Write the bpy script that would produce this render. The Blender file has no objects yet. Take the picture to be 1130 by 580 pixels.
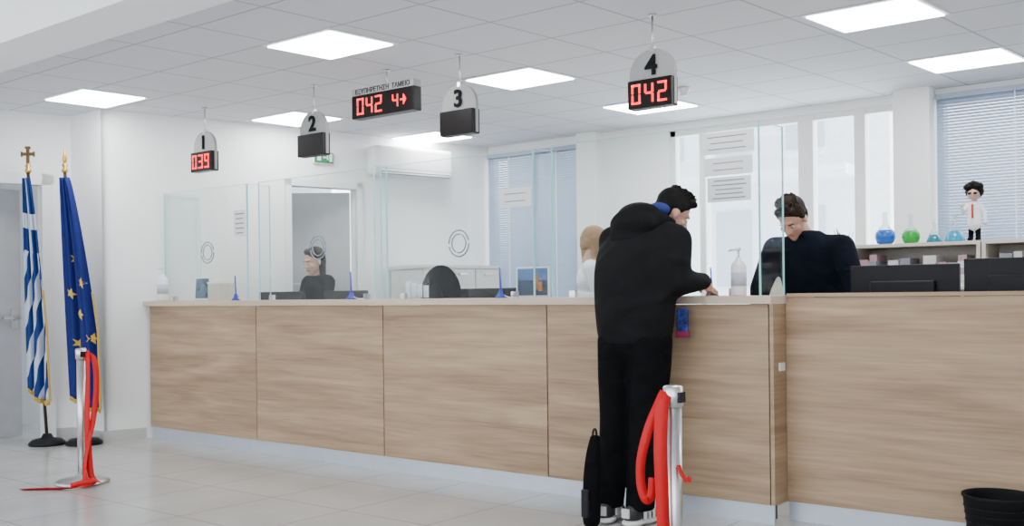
import bpy, bmesh, math, random
from mathutils import Vector, Matrix
random.seed(7)
V=Vector
H=2.73
scene=bpy.context.scene
COL=scene.collection

# ---------------------------------------------------------------- materials
def newmat(name):
    m=bpy.data.materials.new(name); m.use_nodes=True
    nt=m.node_tree; b=nt.nodes['Principled BSDF']
    return m,nt,b
def mat(name,col,rough=.5,metal=0,emit=0,var=.06,nscale=8,bump=0,bscale=40,spec=None,trans=0,ecol=None,bdist=.02):
    m,nt,b=newmat(name)
    tc=nt.nodes.new('ShaderNodeTexCoord'); no=nt.nodes.new('ShaderNodeTexNoise')
    no.inputs['Scale'].default_value=nscale; no.inputs['Detail'].default_value=3
    nt.links.new(tc.outputs['Object'],no.inputs['Vector'])
    cr=nt.nodes.new('ShaderNodeValToRGB')
    c=list(col)
    cr.color_ramp.elements[0].position=.3; cr.color_ramp.elements[1].position=.7
    cr.color_ramp.elements[0].color=[x*(1-var) for x in c]+[1]
    cr.color_ramp.elements[1].color=[min(1,x*(1+var)) for x in c]+[1]
    nt.links.new(no.outputs['Fac'],cr.inputs['Fac'])
    nt.links.new(cr.outputs['Color'],b.inputs['Base Color'])
    b.inputs['Roughness'].default_value=rough; b.inputs['Metallic'].default_value=metal
    if spec is not None: b.inputs['Specular IOR Level'].default_value=spec
    if trans: b.inputs['Transmission Weight'].default_value=trans
    if emit:
        b.inputs['Emission Color'].default_value=list(ecol or col)+[1]; b.inputs['Emission Strength'].default_value=emit
    if bump:
        n2=nt.nodes.new('ShaderNodeTexNoise'); n2.inputs['Scale'].default_value=bscale; n2.inputs['Detail'].default_value=2 if bdist<.06 else .8
        if bdist>.06:
            n2.inputs['Distortion'].default_value=.7
            mp=nt.nodes.new('ShaderNodeMapping'); mp.inputs['Scale'].default_value=(1,1,1.8); mp.inputs['Rotation'].default_value=(.4,.5,0)
            nt.links.new(tc.outputs['Object'],mp.inputs['Vector']); nt.links.new(mp.outputs[0],n2.inputs['Vector'])
        else: nt.links.new(tc.outputs['Object'],n2.inputs['Vector'])
        bp=nt.nodes.new('ShaderNodeBump'); bp.inputs['Strength'].default_value=bump; bp.inputs['Distance'].default_value=bdist
        nt.links.new(n2.outputs['Fac'],bp.inputs['Height']); nt.links.new(bp.outputs['Normal'],b.inputs['Normal'])
    return m
def math_node(nt,op,a,b=None,c=None):
    n=nt.nodes.new('ShaderNodeMath'); n.operation=op
    for i,x in enumerate((a,b,c)):
        if x is None: continue
        if isinstance(x,(int,float)): n.inputs[i].default_value=x
        else: nt.links.new(x,n.inputs[i])
    return n.outputs[0]
def gridmat(name,base,line,sx,sy,ox,oy,shear,lw,rough,var=.05,nscale=3,spec=.5):
    m,nt,b=newmat(name)
    tc=nt.nodes.new('ShaderNodeTexCoord'); sp=nt.nodes.new('ShaderNodeSeparateXYZ')
    nt.links.new(tc.outputs['Object'],sp.inputs[0])
    X,Y=sp.outputs[0],sp.outputs[1]
    yy=math_node(nt,'SUBTRACT',Y,oy)
    xx=math_node(nt,'SUBTRACT',math_node(nt,'SUBTRACT',X,ox),math_node(nt,'MULTIPLY',yy,shear))
    u=math_node(nt,'ADD',math_node(nt,'DIVIDE',xx,sx),100.5)
    v=math_node(nt,'ADD',math_node(nt,'DIVIDE',yy,sy),100.5)
    def edge(t,s):
        f=math_node(nt,'FRACT',t)
        d=math_node(nt,'ABSOLUTE',math_node(nt,'SUBTRACT',f,.5))
        return math_node(nt,'GREATER_THAN',d,.5-lw/s/2)
    mk=math_node(nt,'MAXIMUM',edge(u,sx),edge(v,sy))
    no=nt.nodes.new('ShaderNodeTexNoise'); no.inputs['Scale'].default_value=nscale; no.inputs['Detail'].default_value=5
    nt.links.new(tc.outputs['Object'],no.inputs['Vector'])
    cr=nt.nodes.new('ShaderNodeValToRGB'); cr.color_ramp.elements[0].position=.3; cr.color_ramp.elements[1].position=.7
    cr.color_ramp.elements[0].color=[x*(1-var) for x in base]+[1]; cr.color_ramp.elements[1].color=[min(1,x*(1+var)) for x in base]+[1]
    nt.links.new(no.outputs['Fac'],cr.inputs['Fac'])
    mx=nt.nodes.new('ShaderNodeMix'); mx.data_type='RGBA'
    nt.links.new(mk,mx.inputs['Factor']); nt.links.new(cr.outputs['Color'],mx.inputs[6]); mx.inputs[7].default_value=list(line)+[1]
    nt.links.new(mx.outputs[2],b.inputs['Base Color'])
    b.inputs['Roughness'].default_value=rough; b.inputs['Specular IOR Level'].default_value=spec
    return m
def woodmat(name,c0,c1,off=0):
    m,nt,b=newmat(name)
    tc=nt.nodes.new('ShaderNodeTexCoord'); oi=nt.nodes.new('ShaderNodeObjectInfo')
    ad=nt.nodes.new('ShaderNodeVectorMath'); ad.operation='ADD'
    cb=nt.nodes.new('ShaderNodeCombineXYZ')
    r=math_node(nt,'MULTIPLY',oi.outputs['Random'],13.0)
    nt.links.new(r,cb.inputs[0]); nt.links.new(r,cb.inputs[2])
    nt.links.new(tc.outputs['Object'],ad.inputs[0]); nt.links.new(cb.outputs[0],ad.inputs[1])
    def nz(sc,detail,dist):
        mp=nt.nodes.new('ShaderNodeMapping'); mp.inputs['Scale'].default_value=sc
        nt.links.new(ad.outputs[0],mp.inputs['Vector'])
        n=nt.nodes.new('ShaderNodeTexNoise'); n.inputs['Scale'].default_value=1; n.inputs['Detail'].default_value=detail; n.inputs['Distortion'].default_value=dist
        nt.links.new(mp.outputs[0],n.inputs['Vector']); return n.outputs['Fac']
    a=nz((.9,1,9),4,.8); c=nz((3,3,70),5,.2)
    f=math_node(nt,'ADD',math_node(nt,'MULTIPLY',a,.65),math_node(nt,'MULTIPLY',c,.35))
    cr=nt.nodes.new('ShaderNodeValToRGB'); cr.color_ramp.elements[0].position=.34; cr.color_ramp.elements[1].position=.64
    cr.color_ramp.elements[0].color=list(c0)+[1]; cr.color_ramp.elements[1].color=list(c1)+[1]
    nt.links.new(f,cr.inputs['Fac']); nt.links.new(cr.outputs['Color'],b.inputs['Base Color'])
    b.inputs['Roughness'].default_value=.5; b.inputs['Specular IOR Level'].default_value=.3
    return m
def glassmat(name,tint,haze=.03,gl=.6):
    m=bpy.data.materials.new(name); m.use_nodes=True; nt=m.node_tree; nt.nodes.clear()
    o=nt.nodes.new('ShaderNodeOutputMaterial'); t=nt.nodes.new('ShaderNodeBsdfTransparent'); g=nt.nodes.new('ShaderNodeBsdfGlossy')
    d=nt.nodes.new('ShaderNodeBsdfDiffuse'); d.inputs['Color'].default_value=(.9,.96,.95,1)
    t.inputs['Color'].default_value=list(tint)+[1]; g.inputs['Roughness'].default_value=.02
    fr=nt.nodes.new('ShaderNodeFresnel'); fr.inputs['IOR'].default_value=1.45
    f=math_node(nt,'MULTIPLY',fr.outputs[0],gl)
    m1=nt.nodes.new('ShaderNodeMixShader'); m2=nt.nodes.new('ShaderNodeMixShader')
    nt.links.new(f,m1.inputs[0]); nt.links.new(t.outputs[0],m1.inputs[1]); nt.links.new(g.outputs[0],m1.inputs[2])
    m2.inputs[0].default_value=haze; nt.links.new(m1.outputs[0],m2.inputs[1]); nt.links.new(d.outputs[0],m2.inputs[2])
    nt.links.new(m2.outputs[0],o.inputs['Surface'])
    return m

WALL=mat('wall_paint',(.85,.85,.84),.7,var=.015,nscale=2)
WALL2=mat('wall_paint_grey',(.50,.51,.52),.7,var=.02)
TRIMW=mat('white_trim',(.80,.80,.79),.45,var=.02)
BASEB=mat('baseboard_paint',(.50,.49,.46),.4,var=.03)
CEIL=gridmat('ceiling_tiles',(.66,.67,.71),(.38,.39,.43),.62,.52,-4.5,5.78,.1,.014,.8,var=.02,nscale=60)
FLOOR=gridmat('floor_tiles',(.465,.455,.44),(.27,.265,.26),.62,.62,-4.5,4.7,0,.008,.20,var=.09,nscale=2.2,spec=.55)
WOOD=woodmat('oak_laminate',(.275,.178,.104),(.465,.33,.208))
WOODT=woodmat('oak_countertop',(.50,.39,.28),(.62,.50,.38))
KICK=mat('aluminium_kick',(.54,.58,.64),.35,.3,var=.03)
GLASS=glassmat('screen_glass',(.975,.992,.99),0.0,.09)
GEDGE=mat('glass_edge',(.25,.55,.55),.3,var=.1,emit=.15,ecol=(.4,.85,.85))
WGLASS=glassmat('window_glass',(.98,.99,.99),.0,.2)
BLACK=mat('black_plastic',(.009,.009,.011),.5,spec=.2)
DISP=mat('display_black',(.006,.004,.004),.35,spec=.2)
LED=mat('led_red',(.9,.01,.01),.4,emit=2.6,ecol=(1,.008,.012))
GREYP=mat('sign_grey',(.34,.34,.33),.6,spec=.2)
STEEL=mat('brushed_steel',(.62,.61,.60),.28,1)
RING=mat('ring_metal',(.22,.28,.32),.3,.5)
WHITE=mat('white_plastic',(.78,.78,.78),.4,var=.02)
PAPER=mat('paper',(.70,.71,.73),.8,var=.02)
INK=mat('ink',(.012,.012,.014),.9,spec=.1)
PRINT=mat('print_grey',(.20,.20,.22),.8)
PANEL=mat('light_diffuser',(.9,.9,.9),.5,emit=26,ecol=(.98,.99,1))
BLIND=mat('blind_slats',(.32,.38,.48),.5,var=.03)
RED=mat('red_ribbon',(.55,.008,.010),.5,bump=.1,spec=.2)
GOLD=mat('brass_gold',(.60,.38,.10),.3,.9)
SKIN=mat('skin',(.50,.28,.20),.55,var=.05,spec=.3)
SKIN2=mat('skin_light',(.52,.32,.24),.55,var=.05,spec=.3)
LIP=mat('lips',(.38,.14,.12),.5)
EYEW=mat('eye_white',(.45,.43,.41),.4)
EYED=mat('iris_dark',(.03,.02,.015),.2)
HAIRB=mat('hair_black',(.006,.005,.0045),.7,bump=.4,bscale=90,var=.3,spec=.12)
HAIRN=mat('hair_brown',(.015,.008,.005),.6,bump=.5,bscale=70,var=.4,spec=.14)
HAIRY=mat('hair_blonde',(.26,.165,.085),.6,bump=.6,bscale=90,var=.2,spec=.2)
JACKET=mat('black_jacket',(.0055,.0055,.0062),.85,bump=.42,bscale=4,var=.2,spec=.13,bdist=.10)
PANTS=mat('black_trousers',(.0042,.0042,.005),.9,bump=.4,bscale=5,var=.2,spec=.07,bdist=.08)
TOPB=mat('black_top',(.004,.004,.0045),.95,var=.2,spec=.04)
NAVY=mat('navy_sweater',(.004,.006,.012),.9,bump=.4,bscale=6,var=.2,bdist=.07,spec=.08)
COAT=mat('white_coat',(.70,.72,.76),.8,bump=.3,bscale=10,var=.03)
BLUE=mat('blue_plastic',(.03,.05,.38),.4)
SOLE=mat('white_sole',(.75,.74,.72),.5)

# ---------------------------------------------------------------- mesh helpers
def link(o,parent=None):
    COL.objects.link(o)
    if parent: o.parent=parent
    return o
def grp(name):
    e=bpy.data.objects.new(name,None); e.empty_display_size=.05; COL.objects.link(e); return e
def finish(bm,name,mats,parent=None,smooth=False):
    bmesh.ops.recalc_face_normals(bm,faces=bm.faces)
    me=bpy.data.meshes.new(name); bm.to_mesh(me); bm.free()
    for m in (mats if isinstance(mats,(list,tuple)) else [mats]): me.materials.append(m)
    if smooth:
        for p in me.polygons: p.use_smooth=True
    o=bpy.data.objects.new(name,me); return link(o,parent)
def addbox(bm,lo,hi,M=None,mi=0):
    vs=[]
    for z in (lo[2],hi[2]):
        for x,y in ((lo[0],lo[1]),(hi[0],lo[1]),(hi[0],hi[1]),(lo[0],hi[1])):
            p=V((x,y,z)); vs.append(bm.verts.new(M@p if M else p))
    for f in ((0,3,2,1),(4,5,6,7),(0,1,5,4),(1,2,6,5),(2,3,7,6),(3,0,4,7)):
        fc=bm.faces.new([vs[i] for i in f]); fc.material_index=mi
def box(name,lo,hi,m,parent=None,M=None,bevel=0):
    bm=bmesh.new(); addbox(bm,lo,hi,M); o=finish(bm,name,m,parent)
    if bevel:
        b=o.modifiers.new('bevel','BEVEL'); b.width=bevel; b.segments=3
    return o
def boxes(name,lst,mats,parent=None,M=None):
    bm=bmesh.new()
    for it in lst: addbox(bm,it[0],it[1],M,it[2] if len(it)>2 else 0)
    return finish(bm,name,mats,parent)
def prism(name,poly,z0,z1,m,parent=None,M=None):
    bm=bmesh.new()
    a=[bm.verts.new((M@V((x,y,z0))) if M else (x,y,z0)) for x,y in poly]; b=[bm.verts.new((M@V((x,y,z1))) if M else (x,y,z1)) for x,y in poly]
    n=len(poly); bm.faces.new(a[::-1]); bm.faces.new(b)
    for i in range(n): bm.faces.new((a[i],a[(i+1)%n],b[(i+1)%n],b[i]))
    return finish(bm,name,m,parent)
def addcyl(bm,p0,p1,r0,r1,seg=20,mi=0):
    p0=V(p0);p1=V(p1); d=(p1-p0).normalized()
    q=d.to_track_quat('Z','Y').to_matrix()
    A=[];B=[]
    for i in range(seg):
        t=2*math.pi*i/seg; c=q@V((math.cos(t),math.sin(t),0))
        A.append(bm.verts.new(p0+c*r0)); B.append(bm.verts.new(p1+c*r1))
    bm.faces.new(A[::-1]).material_index=mi; bm.faces.new(B).material_index=mi
    for i in range(seg):
        f=bm.faces.new((A[i],A[(i+1)%seg],B[(i+1)%seg],B[i])); f.smooth=True; f.material_index=mi
def cyl(name,p0,p1,r0,r1,m,parent=None,seg=24):
    bm=bmesh.new(); addcyl(bm,p0,p1,r0,r1,seg); return finish(bm,name,m,parent)
def lathe(name,prof,loc,m,parent=None,seg=32,M=None):
    bm=bmesh.new(); rings=[]
    for r,z in prof:
        rings.append([bm.verts.new(V(loc)+V((max(r,.0004)*math.cos(2*math.pi*i/seg),max(r,.0004)*math.sin(2*math.pi*i/seg),z))) for i in range(seg)])
    for a,b in zip(rings,rings[1:]):
        for i in range(seg): bm.faces.new((a[i],a[(i+1)%seg],b[(i+1)%seg],b[i]))
    bm.faces.new(rings[0][::-1]); bm.faces.new(rings[-1])
    return finish(bm,name,m,parent,True)
def cr1(a,b,c,d,t): return .5*((2*b)+(c-a)*t+(2*a-5*b+4*c-d)*t*t+(3*b-a-3*c+d)*t**3)
def addloft(bm,secs,seg=32,rot=0,sub=5):
    """sections (cx,cy,cz,rx,ry) joined by a smooth skin"""
    P=[list(s) for s in secs]; P=[[2*a-b for a,b in zip(P[0],P[1])]]+P+[[2*a-b for a,b in zip(P[-1],P[-2])]]
    rings=[]; R=Matrix.Rotation(rot,3,'Z'); L=[]
    for i in range(1,len(P)-2):
        for k in range(sub): L.append([cr1(P[i-1][q],P[i][q],P[i+1][q],P[i+2][q],k/sub) for q in range(5)])
    L.append(P[-2])
    for s in L:
        rings.append([bm.verts.new(V(s[:3])+R@V((s[3]*math.cos(2*math.pi*j/seg),s[4]*math.sin(2*math.pi*j/seg),0))) for j in range(seg)])
    for a,b in zip(rings,rings[1:]):
        for i in range(seg): bm.faces.new((a[i],a[(i+1)%seg],b[(i+1)%seg],b[i]))
    bm.faces.new(rings[0][::-1]); bm.faces.new(rings[-1])
def blob(name,items,m,parent=None,voxel=.01,sm=4,T=None):
    """one continuous surface grown from tapered limbs, lofts and ellipsoids"""
    bm=bmesh.new()
    R3=T.to_3x3() if T else Matrix.Identity(3)
    def P(p): return (T@V(p)) if T else V(p)
    for it in items:
        if it[0]=='l': addloft(bm,it[1],rot=it[2] if len(it)>2 else 0)
        elif it[0]=='c':
            _,p0,p1,r0,r1=it; p0=P(p0);p1=P(p1)
            for p,r in ((p0,r0),(p1,r1)):
                bmesh.ops.create_uvsphere(bm,u_segments=16,v_segments=10,radius=r,matrix=Matrix.Translation(p))
            if (p1-p0).length>1e-4: addcyl(bm,p0,p1,r0,r1,16)
        else:
            c,rad=it[1],it[2]; Rm=it[3] if len(it)>3 else Matrix.Identity(3)
            M=Matrix.Translation(P(c))@(R3@Rm).to_4x4()@Matrix.Diagonal((*rad,1))
            bmesh.ops.create_uvsphere(bm,u_segments=24,v_segments=16,radius=1,matrix=M)
    o=finish(bm,name,m,parent,True)
    r=o.modifiers.new('remesh','REMESH'); r.mode='VOXEL'; r.voxel_size=voxel; r.use_smooth_shade=True
    s=o.modifiers.new('smooth','SMOOTH'); s.iterations=sm; s.factor=.6
    return o
def text(name,body,loc,size,m,parent,rotz=0,ext=.001,bold=0):
    cu=bpy.data.curves.new(name,'FONT'); cu.body=body; cu.size=size; cu.align_x='CENTER'; cu.align_y='CENTER'; cu.extrude=ext; cu.offset=bold
    cu.materials.append(m); o=bpy.data.objects.new(name,cu); o.location=loc; o.rotation_euler=(math.pi/2,0,rotz)
    return link(o,parent)
def catmull(pts,n=8):
    P=[V(p) for p in pts]; P=[P[0]*2-P[1]]+P+[P[-1]*2-P[-2]]; out=[]
    for i in range(1,len(P)-2):
        for k in range(n): out.append(cr1(P[i-1],P[i],P[i+1],P[i+2],k/n))
    out.append(P[-2]); return out
def ribbon(name,pts,wd,w,m,parent,twist=0):
    path=catmull(pts); bm=bmesh.new(); prev=None; n=len(path); last=None
    for i,p in enumerate(path):
        tn=(path[min(i+1,n-1)]-path[max(i-1,0)]).normalized()
        wv=V(wd); wv=(wv-tn*wv.dot(tn))
        if wv.length<.25 and last is not None: wv=last-tn*last.dot(tn)
        wv.normalize()
        if last is not None and wv.dot(last)<0: wv=-wv
        last=wv.copy()
        wv=(Matrix.Rotation(twist*math.sin(i/n*9),3,tn)@wv)*w/2
        cur=(bm.verts.new(p-wv),bm.verts.new(p+wv))
        if prev: bm.faces.new((prev[0],prev[1],cur[1],cur[0]))
        prev=cur
    o=finish(bm,name,m,parent,True); s=o.modifiers.new('thick','SOLIDIFY'); s.thickness=.0015; return o
def tube(name,pts,r,m,parent):
    path=catmull(pts,6); bm=bmesh.new()
    for a,b in zip(path,path[1:]): addcyl(bm,a,b,r,r,8)
    return finish(bm,name,m,parent)

# ---------------------------------------------------------------- room shell
box('floor',(-10.5,-1.5,-.1),(3,8.45,0),FLOOR)
box('ceiling',(-10.5,-1.5,H),(3,8.45,H+.1),CEIL)
box('ceiling_beam',(-10.4,2.34,2.43),(2.9,2.64,H),WALL)
tv=V((.2425,.9701,0)); nv=V((.9701,-.2425,0))
def frame(o):
    return Matrix(((tv.x,nv.x,0,o[0]),(tv.y,nv.y,0,o[1]),(0,0,1,0),(0,0,0,1)))
MA=frame((-7.82,4.43)); MB=frame((-8.30,4.43))
boxes('wall_left_staff',[((0,-.12,0),(1.68,0,H)),((2.36,-.12,0),(3.98,0,H)),((1.68,-.12,2.2),(2.36,0,H))],WALL,M=MA)
boxes('wall_left_lobby',[((-6,-.12,0),(-1.17,0,H)),((-.24,-.12,0),(.1,0,H)),((-1.17,-.12,2.13),(-.24,0,H))],WALL,M=MB)
prism('wall_pier',[(-8.36,4.43),(-7.82,4.43),(-7.77,4.63),(-8.36,4.63)],0,H,WALL)
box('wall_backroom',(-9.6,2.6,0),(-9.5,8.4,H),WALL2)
box('wall_right',(2.9,-1.5,0),(3,8.45,H),WALL)
Y0,Y1=8.25,8.42
boxes('wall_back',[((-7.1,Y0,0),(-5.65,Y1,.9)),((-7.1,Y0,2.64),(-5.65,Y1,H)),((-7.1,Y0,0),(-6.86,Y1,H)),((-5.65,Y0,0),(-4.69,Y1,H)),
  ((-4.69,Y0,0),(-2.6,Y1,.8)),((-4.69,Y0,2.66),(-2.6,Y1,H)),((-2.6,8.08,0),(-2.325,Y1,H)),((-2.325,Y0,0),(3,Y1,.9)),((-2.325,Y0,2.66),(3,Y1,H))],WALL)
box('wall_pilaster',(-5.65,8.13,0),(-5.42,8.25,H),WALL)
boxes('baseboard_pier',[((-8.32,4.415,0),(-7.80,4.43,.09))],BASEB)
box('baseboard_left',(0,0,0),(.34,.012,.09),BASEB,M=MA)
boxes('baseboard_lobby',[((-6,0,0),(-1.25,.012,.09)),((-.16,0,0),(0,.012,.09))],BASEB,M=MB)
def window(name,x0,x1,z0,z1,mull):
    g=grp(name); L=[((x0,8.28,z0),(x0+.05,8.36,z1)),((x1-.05,8.28,z0),(x1,8.36,z1)),((x0,8.28,z0),(x1,8.36,z0+.05)),((x0,8.28,z1-.05),(x1,8.36,z1))]
    for c,w in mull: L.append(((c-w/2,8.27,z0),(c+w/2,8.37,z1)))
    boxes('frame',L,TRIMW,g)
    box('pane',(x0+.03,8.315,z0+.03),(x1-.03,8.321,z1-.03),WGLASS,g)
def blinds(x0,x1,z0,z1,cords):
    g=grp('venetian_blind'); bm=bmesh.new(); z=z1-.05
    R=Matrix.Rotation(math.radians(55),4,'X')
    while z>z0:
        addbox(bm,(x0,-.0145,-.0006),(x1,.0145,.0006),Matrix.Translation((0,8.225,z))@R); z-=.024
    finish(bm,'slats',BLIND,g)
    box('head_rail',(x0,8.20,z1-.04),(x1,8.248,z1),BLIND,g)
    boxes('ladder_cords',[((c-.004,8.203,z0),(c+.004,8.209,z1)) for c in cords],TRIMW,g)
window('window_1',-6.86,-5.65,.9,2.64,[(-6.25,.06)])
window('window_2',-4.69,-2.6,.8,2.66,[(-4.36,.06),(-3.39,.13),(-2.93,.09)])
window('window_3',-2.325,2.9,.9,2.66,[(-1.0,.08),(.4,.08),(1.8,.08)])
blinds(-6.84,-5.66,.92,2.64,[-6.55,-6.24,-5.95])
blinds(-2.31,1.2,1.3,2.68,[-1.75,-1.2,-.4,.5])
g=grp('neighbour_building')
FAC=mat('pale_facade',(.84,.86,.88),.9); FACW=mat('facade_windows',(.50,.55,.62),.4)
box('facade',(-16,20,-3),(-6.5,24,9),FAC,g)
boxes('facade_windows',[((-15+i*1.6,19.95,.5+j*2.8-2),(-14.2+i*1.6,20,2.1+j*2.8-2)) for i in range(5) for j in range(4)],FACW,g)
boxes('balconies',[((-15.3,19,-.2+j*2.8-2),(-7,20,0+j*2.8-2)) for j in range(4)],FAC,g)

# doors
g=grp('door_1')
boxes('frame',[((-1.27,-.03,0),(-1.17,.035,2.22)),((-.24,-.03,0),(-.15,.035,2.22)),((-1.27,-.03,2.13),(-.15,.035,2.22))],TRIMW,g,MB)
ML=MB@Matrix.Translation((-1.16,-.125,0))@Matrix.Rotation(math.radians(-18),4,'Z')
DG=mat('door_grey',(.42,.42,.42),.5)
DG1=mat('door_leaf_grey',(.34,.34,.345),.5)
box('leaf',(0,-.04,.01),(.88,0,2.12),DG1,g,ML)
boxes('hinges',[((.002,-.0,.3+k*.8),(.02,.012,.4+k*.8)) for k in range(3)],STEEL,g,ML)
boxes('handle',[((.80,0,1.0),(.84,.05,1.04)),((.70,.03,1.01),(.84,.05,1.03)),((.79,0,.93),(.85,.008,1.1))],STEEL,g,ML)
g=grp('door_2')
boxes('frame',[((1.62,-.02,0),(1.68,.02,2.26)),((2.36,-.02,0),(2.42,.02,2.26)),((1.62,-.02,2.2),(2.42,.02,2.26))],TRIMW,g,MA)
ML=MA@Matrix.Translation((2.35,-.12,0))@Matrix.Rotation(math.radians(38),4,'Z')
box('leaf',(-.66,-.04,.01),(0,0,2.18),DG,g,ML)
boxes('handle',[((-.62,0,1.28),(-.58,.05,1.32)),((-.62,.03,1.29),(-.48,.05,1.31))],STEEL,g,ML)
def clight(cx,cy,name='ceiling_light_panel',hw0=.31):
    g=grp(name); k=.1
    def pl(hw,hh): return [(cx-hw-k*hh,cy-hh),(cx+hw-k*hh,cy-hh),(cx+hw+k*hh,cy+hh),(cx-hw+k*hh,cy+hh)]
    prism('trim',pl(hw0,.26),H-.008,H-.001,TRIMW,g); prism('diffuser',pl(hw0-.025,.235),H-.014,H-.006,PANEL,g)
for cx,cy in ((-4.77,4.22),(-7.40,4.15),(-1.95,5.78),(-4.5,5.78),(-6.98,5.78),(-1.864,7.34),(-4.344,7.34),(-6.82,7.34),(.5,5.78),(.62,7.34),(-2.1,4.22)):
    clight(cx,cy)
g=grp('smoke_detector'); lathe('body',[(.05,0),(.05,-.02),(.035,-.035),(.03,-.06),(.01,-.065)],(-3.77,6.87,H),WHITE,g)

# ---------------------------------------------------------------- counter
ct=grp('service_counter')
xs=[-7.70,-6.27,-4.91,-3.545,-2.16]
for i in range(4):
    box('front_panel_%d'%(i+1),(xs[i]+.004,4.78,.10),(xs[i+1]-.004,4.80,1.108),WOOD,ct,bevel=.0015)
box('end_panel',(-2.158,4.782,.10),(-2.138,5.30,1.108),WOOD,ct)
box('carcass',(-7.69,4.802,.02),(-2.162,4.86,1.10),INK,ct)
prism('countertop',[(-7.735,4.74),(-2.13,4.74),(-2.13,5.30),(-7.595,5.30)],1.11,1.15,WOODT,ct)
box('kick_plate',(-7.70,4.80,0),(-2.15,4.815,.098),KICK,ct)
box('right_front_panel',(-2.136,4.93,.10),(1.8,4.95,1.14),WOOD,ct)
box('right_kick_plate',(-2.136,4.95,0),(1.8,4.965,.1),KICK,ct)
box('right_top',(-2.128,4.925,1.142),(1.8,5.30,1.160),WOOD,ct)
box('staff_desk',(-7.38,5.31,.74),(1.8,5.64,.77),WOODT,ct)
boxes('desk_legs',[((x,5.34,0),(x+.04,5.6,.74)) for x in (-7.3,-6.2,-4.9,-3.5,-2.1,-.5,1.7)],WHITE,ct)
box('lock_plate',(-2.137,4.84,.77),(-2.128,4.90,.81),WHITE,ct)

def pane(nm,parent,p0,p1,z0=1.152,z1=2.06,t=.008):
    p0=V((*p0,0));p1=V((*p1,0)); L=(p1-p0).length; d=(p1-p0).normalized(); n=V((-d.y,d.x,0))
    M=Matrix(((d.x,n.x,0,p0.x),(d.y,n.y,0,p0.y),(0,0,1,0),(0,0,0,1)))
    box(nm,(0,-t/2,z0),(L,t/2,z1),GLASS,parent,M)
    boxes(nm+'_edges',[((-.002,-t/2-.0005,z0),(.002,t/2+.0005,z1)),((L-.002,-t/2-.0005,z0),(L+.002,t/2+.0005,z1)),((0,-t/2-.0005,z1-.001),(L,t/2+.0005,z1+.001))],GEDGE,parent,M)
GY=4.92
defs=[(-7.68,-6.55,(-7.60,5.22),.22),(-6.40,-5.06,None,0),(-5.0,-3.74,(-5.0,4.80),.2),(-3.60,-2.27,None,.3)]
for i,(a,b,l,r) in enumerate(defs):
    g=grp('glass_screen')
    pane('front_glass',g,(a,GY),(b,GY))
    if l: pane('side_glass_a',g,(a,GY+(.006 if l[1]>GY else -.006)),l)
    if r: pane('side_glass_b',g,(b,GY+.006),(b,GY+r))
    boxes('clamps',[((x-.02,GY-.015,1.150),(x+.02,GY+.015,1.19)) for x in (a+.15,b-.15)],STEEL,g)
    if i<3:
        cx=[-7.06,-5.71,-4.34][i]; zc=1.17+[ .37,.36,.335][i]
        bm=bmesh.new(); n=28
        for rr in (.085,.060):
            for k in range(n):
                if k%14==(0 if rr>.07 else 5): continue
                a0=2*math.pi*k/n;a1=2*math.pi*(k+1)/n
                addcyl(bm,(cx+rr*math.cos(a0),GY-.008,zc+rr*math.sin(a0)),(cx+rr*math.cos(a1),GY-.008,zc+rr*math.sin(a1)),.005,.005,8)
        finish(bm,'speaking_hole_ring',RING,g)

def notice(x0,x1,z0,z1,y,rows=5):
    g=grp('paper_notice'); box('sheet',(x0,y-.001,z0),(x1,y+.001,z1),PAPER,g)
    L=[];h=(z1-z0)
    for k in range(rows):
        zz=z1-h*(k+.8)/(rows+.6); w=(x1-x0)*random.uniform(.3,.42); c=(x0+x1)/2
        L.append(((c-w,y-.0022,zz-h*.022),(c+w,y-.0012,zz+h*.022)))
    boxes('print',L,PRINT,g)
yn=GY-.007
notice(-4.00,-3.75,1.71,1.83,yn,2)
notice(-6.71,-6.56,1.65,1.86,yn,5)
notice(-2.60,-2.29,1.905,2.02,yn,3)
notice(-2.58,-2.30,1.79,1.885,yn,2)
notice(-2.56,-2.31,1.65,1.78,yn,5)

# ---------------------------------------------------------------- hanging signs
SEG={'0':'abcdef','1':'bc','2':'abged','3':'abgcd','4':'fgbc','9':'abcdfg'}
def seg7(parent,s,xc,zc,w,h,gap,y,t=.011):
    n=len(s); x=xc-(n*w+(n-1)*gap)/2; L=[]
    for ch in s:
        if ch in SEG:
            S={'a':((x,zc+h/2-t),(x+w,zc+h/2)),'d':((x,zc-h/2),(x+w,zc-h/2+t)),'g':((x+t*.6,zc-t/2),(x+w-t*.6,zc+t/2)),
               'f':((x,zc+t*.3),(x+t,zc+h/2-t*.3)),'b':((x+w-t,zc+t*.3),(x+w,zc+h/2-t*.3)),'e':((x,zc-h/2+t*.3),(x+t,zc-t*.3)),'c':((x+w-t,zc-h/2+t*.3),(x+w,zc-t*.3))}
            for k in SEG[ch]:
                (a,b),(c,d)=S[k]; L.append(((a,y,b),(c,y+.004,d)))
        if ch=='>':
            L.append(((x,y,zc-t/2),(x+w*.6,y+.004,zc+t/2)))
            for q in range(4):
                L.append(((x+w*.5+q*w*.12,y,zc-(4-q)*.009),(x+w*.5+(q+1)*w*.12,y+.004,zc+(4-q)*.009)))
        x+=w+gap
    boxes('digits',L,LED,parent)
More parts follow.
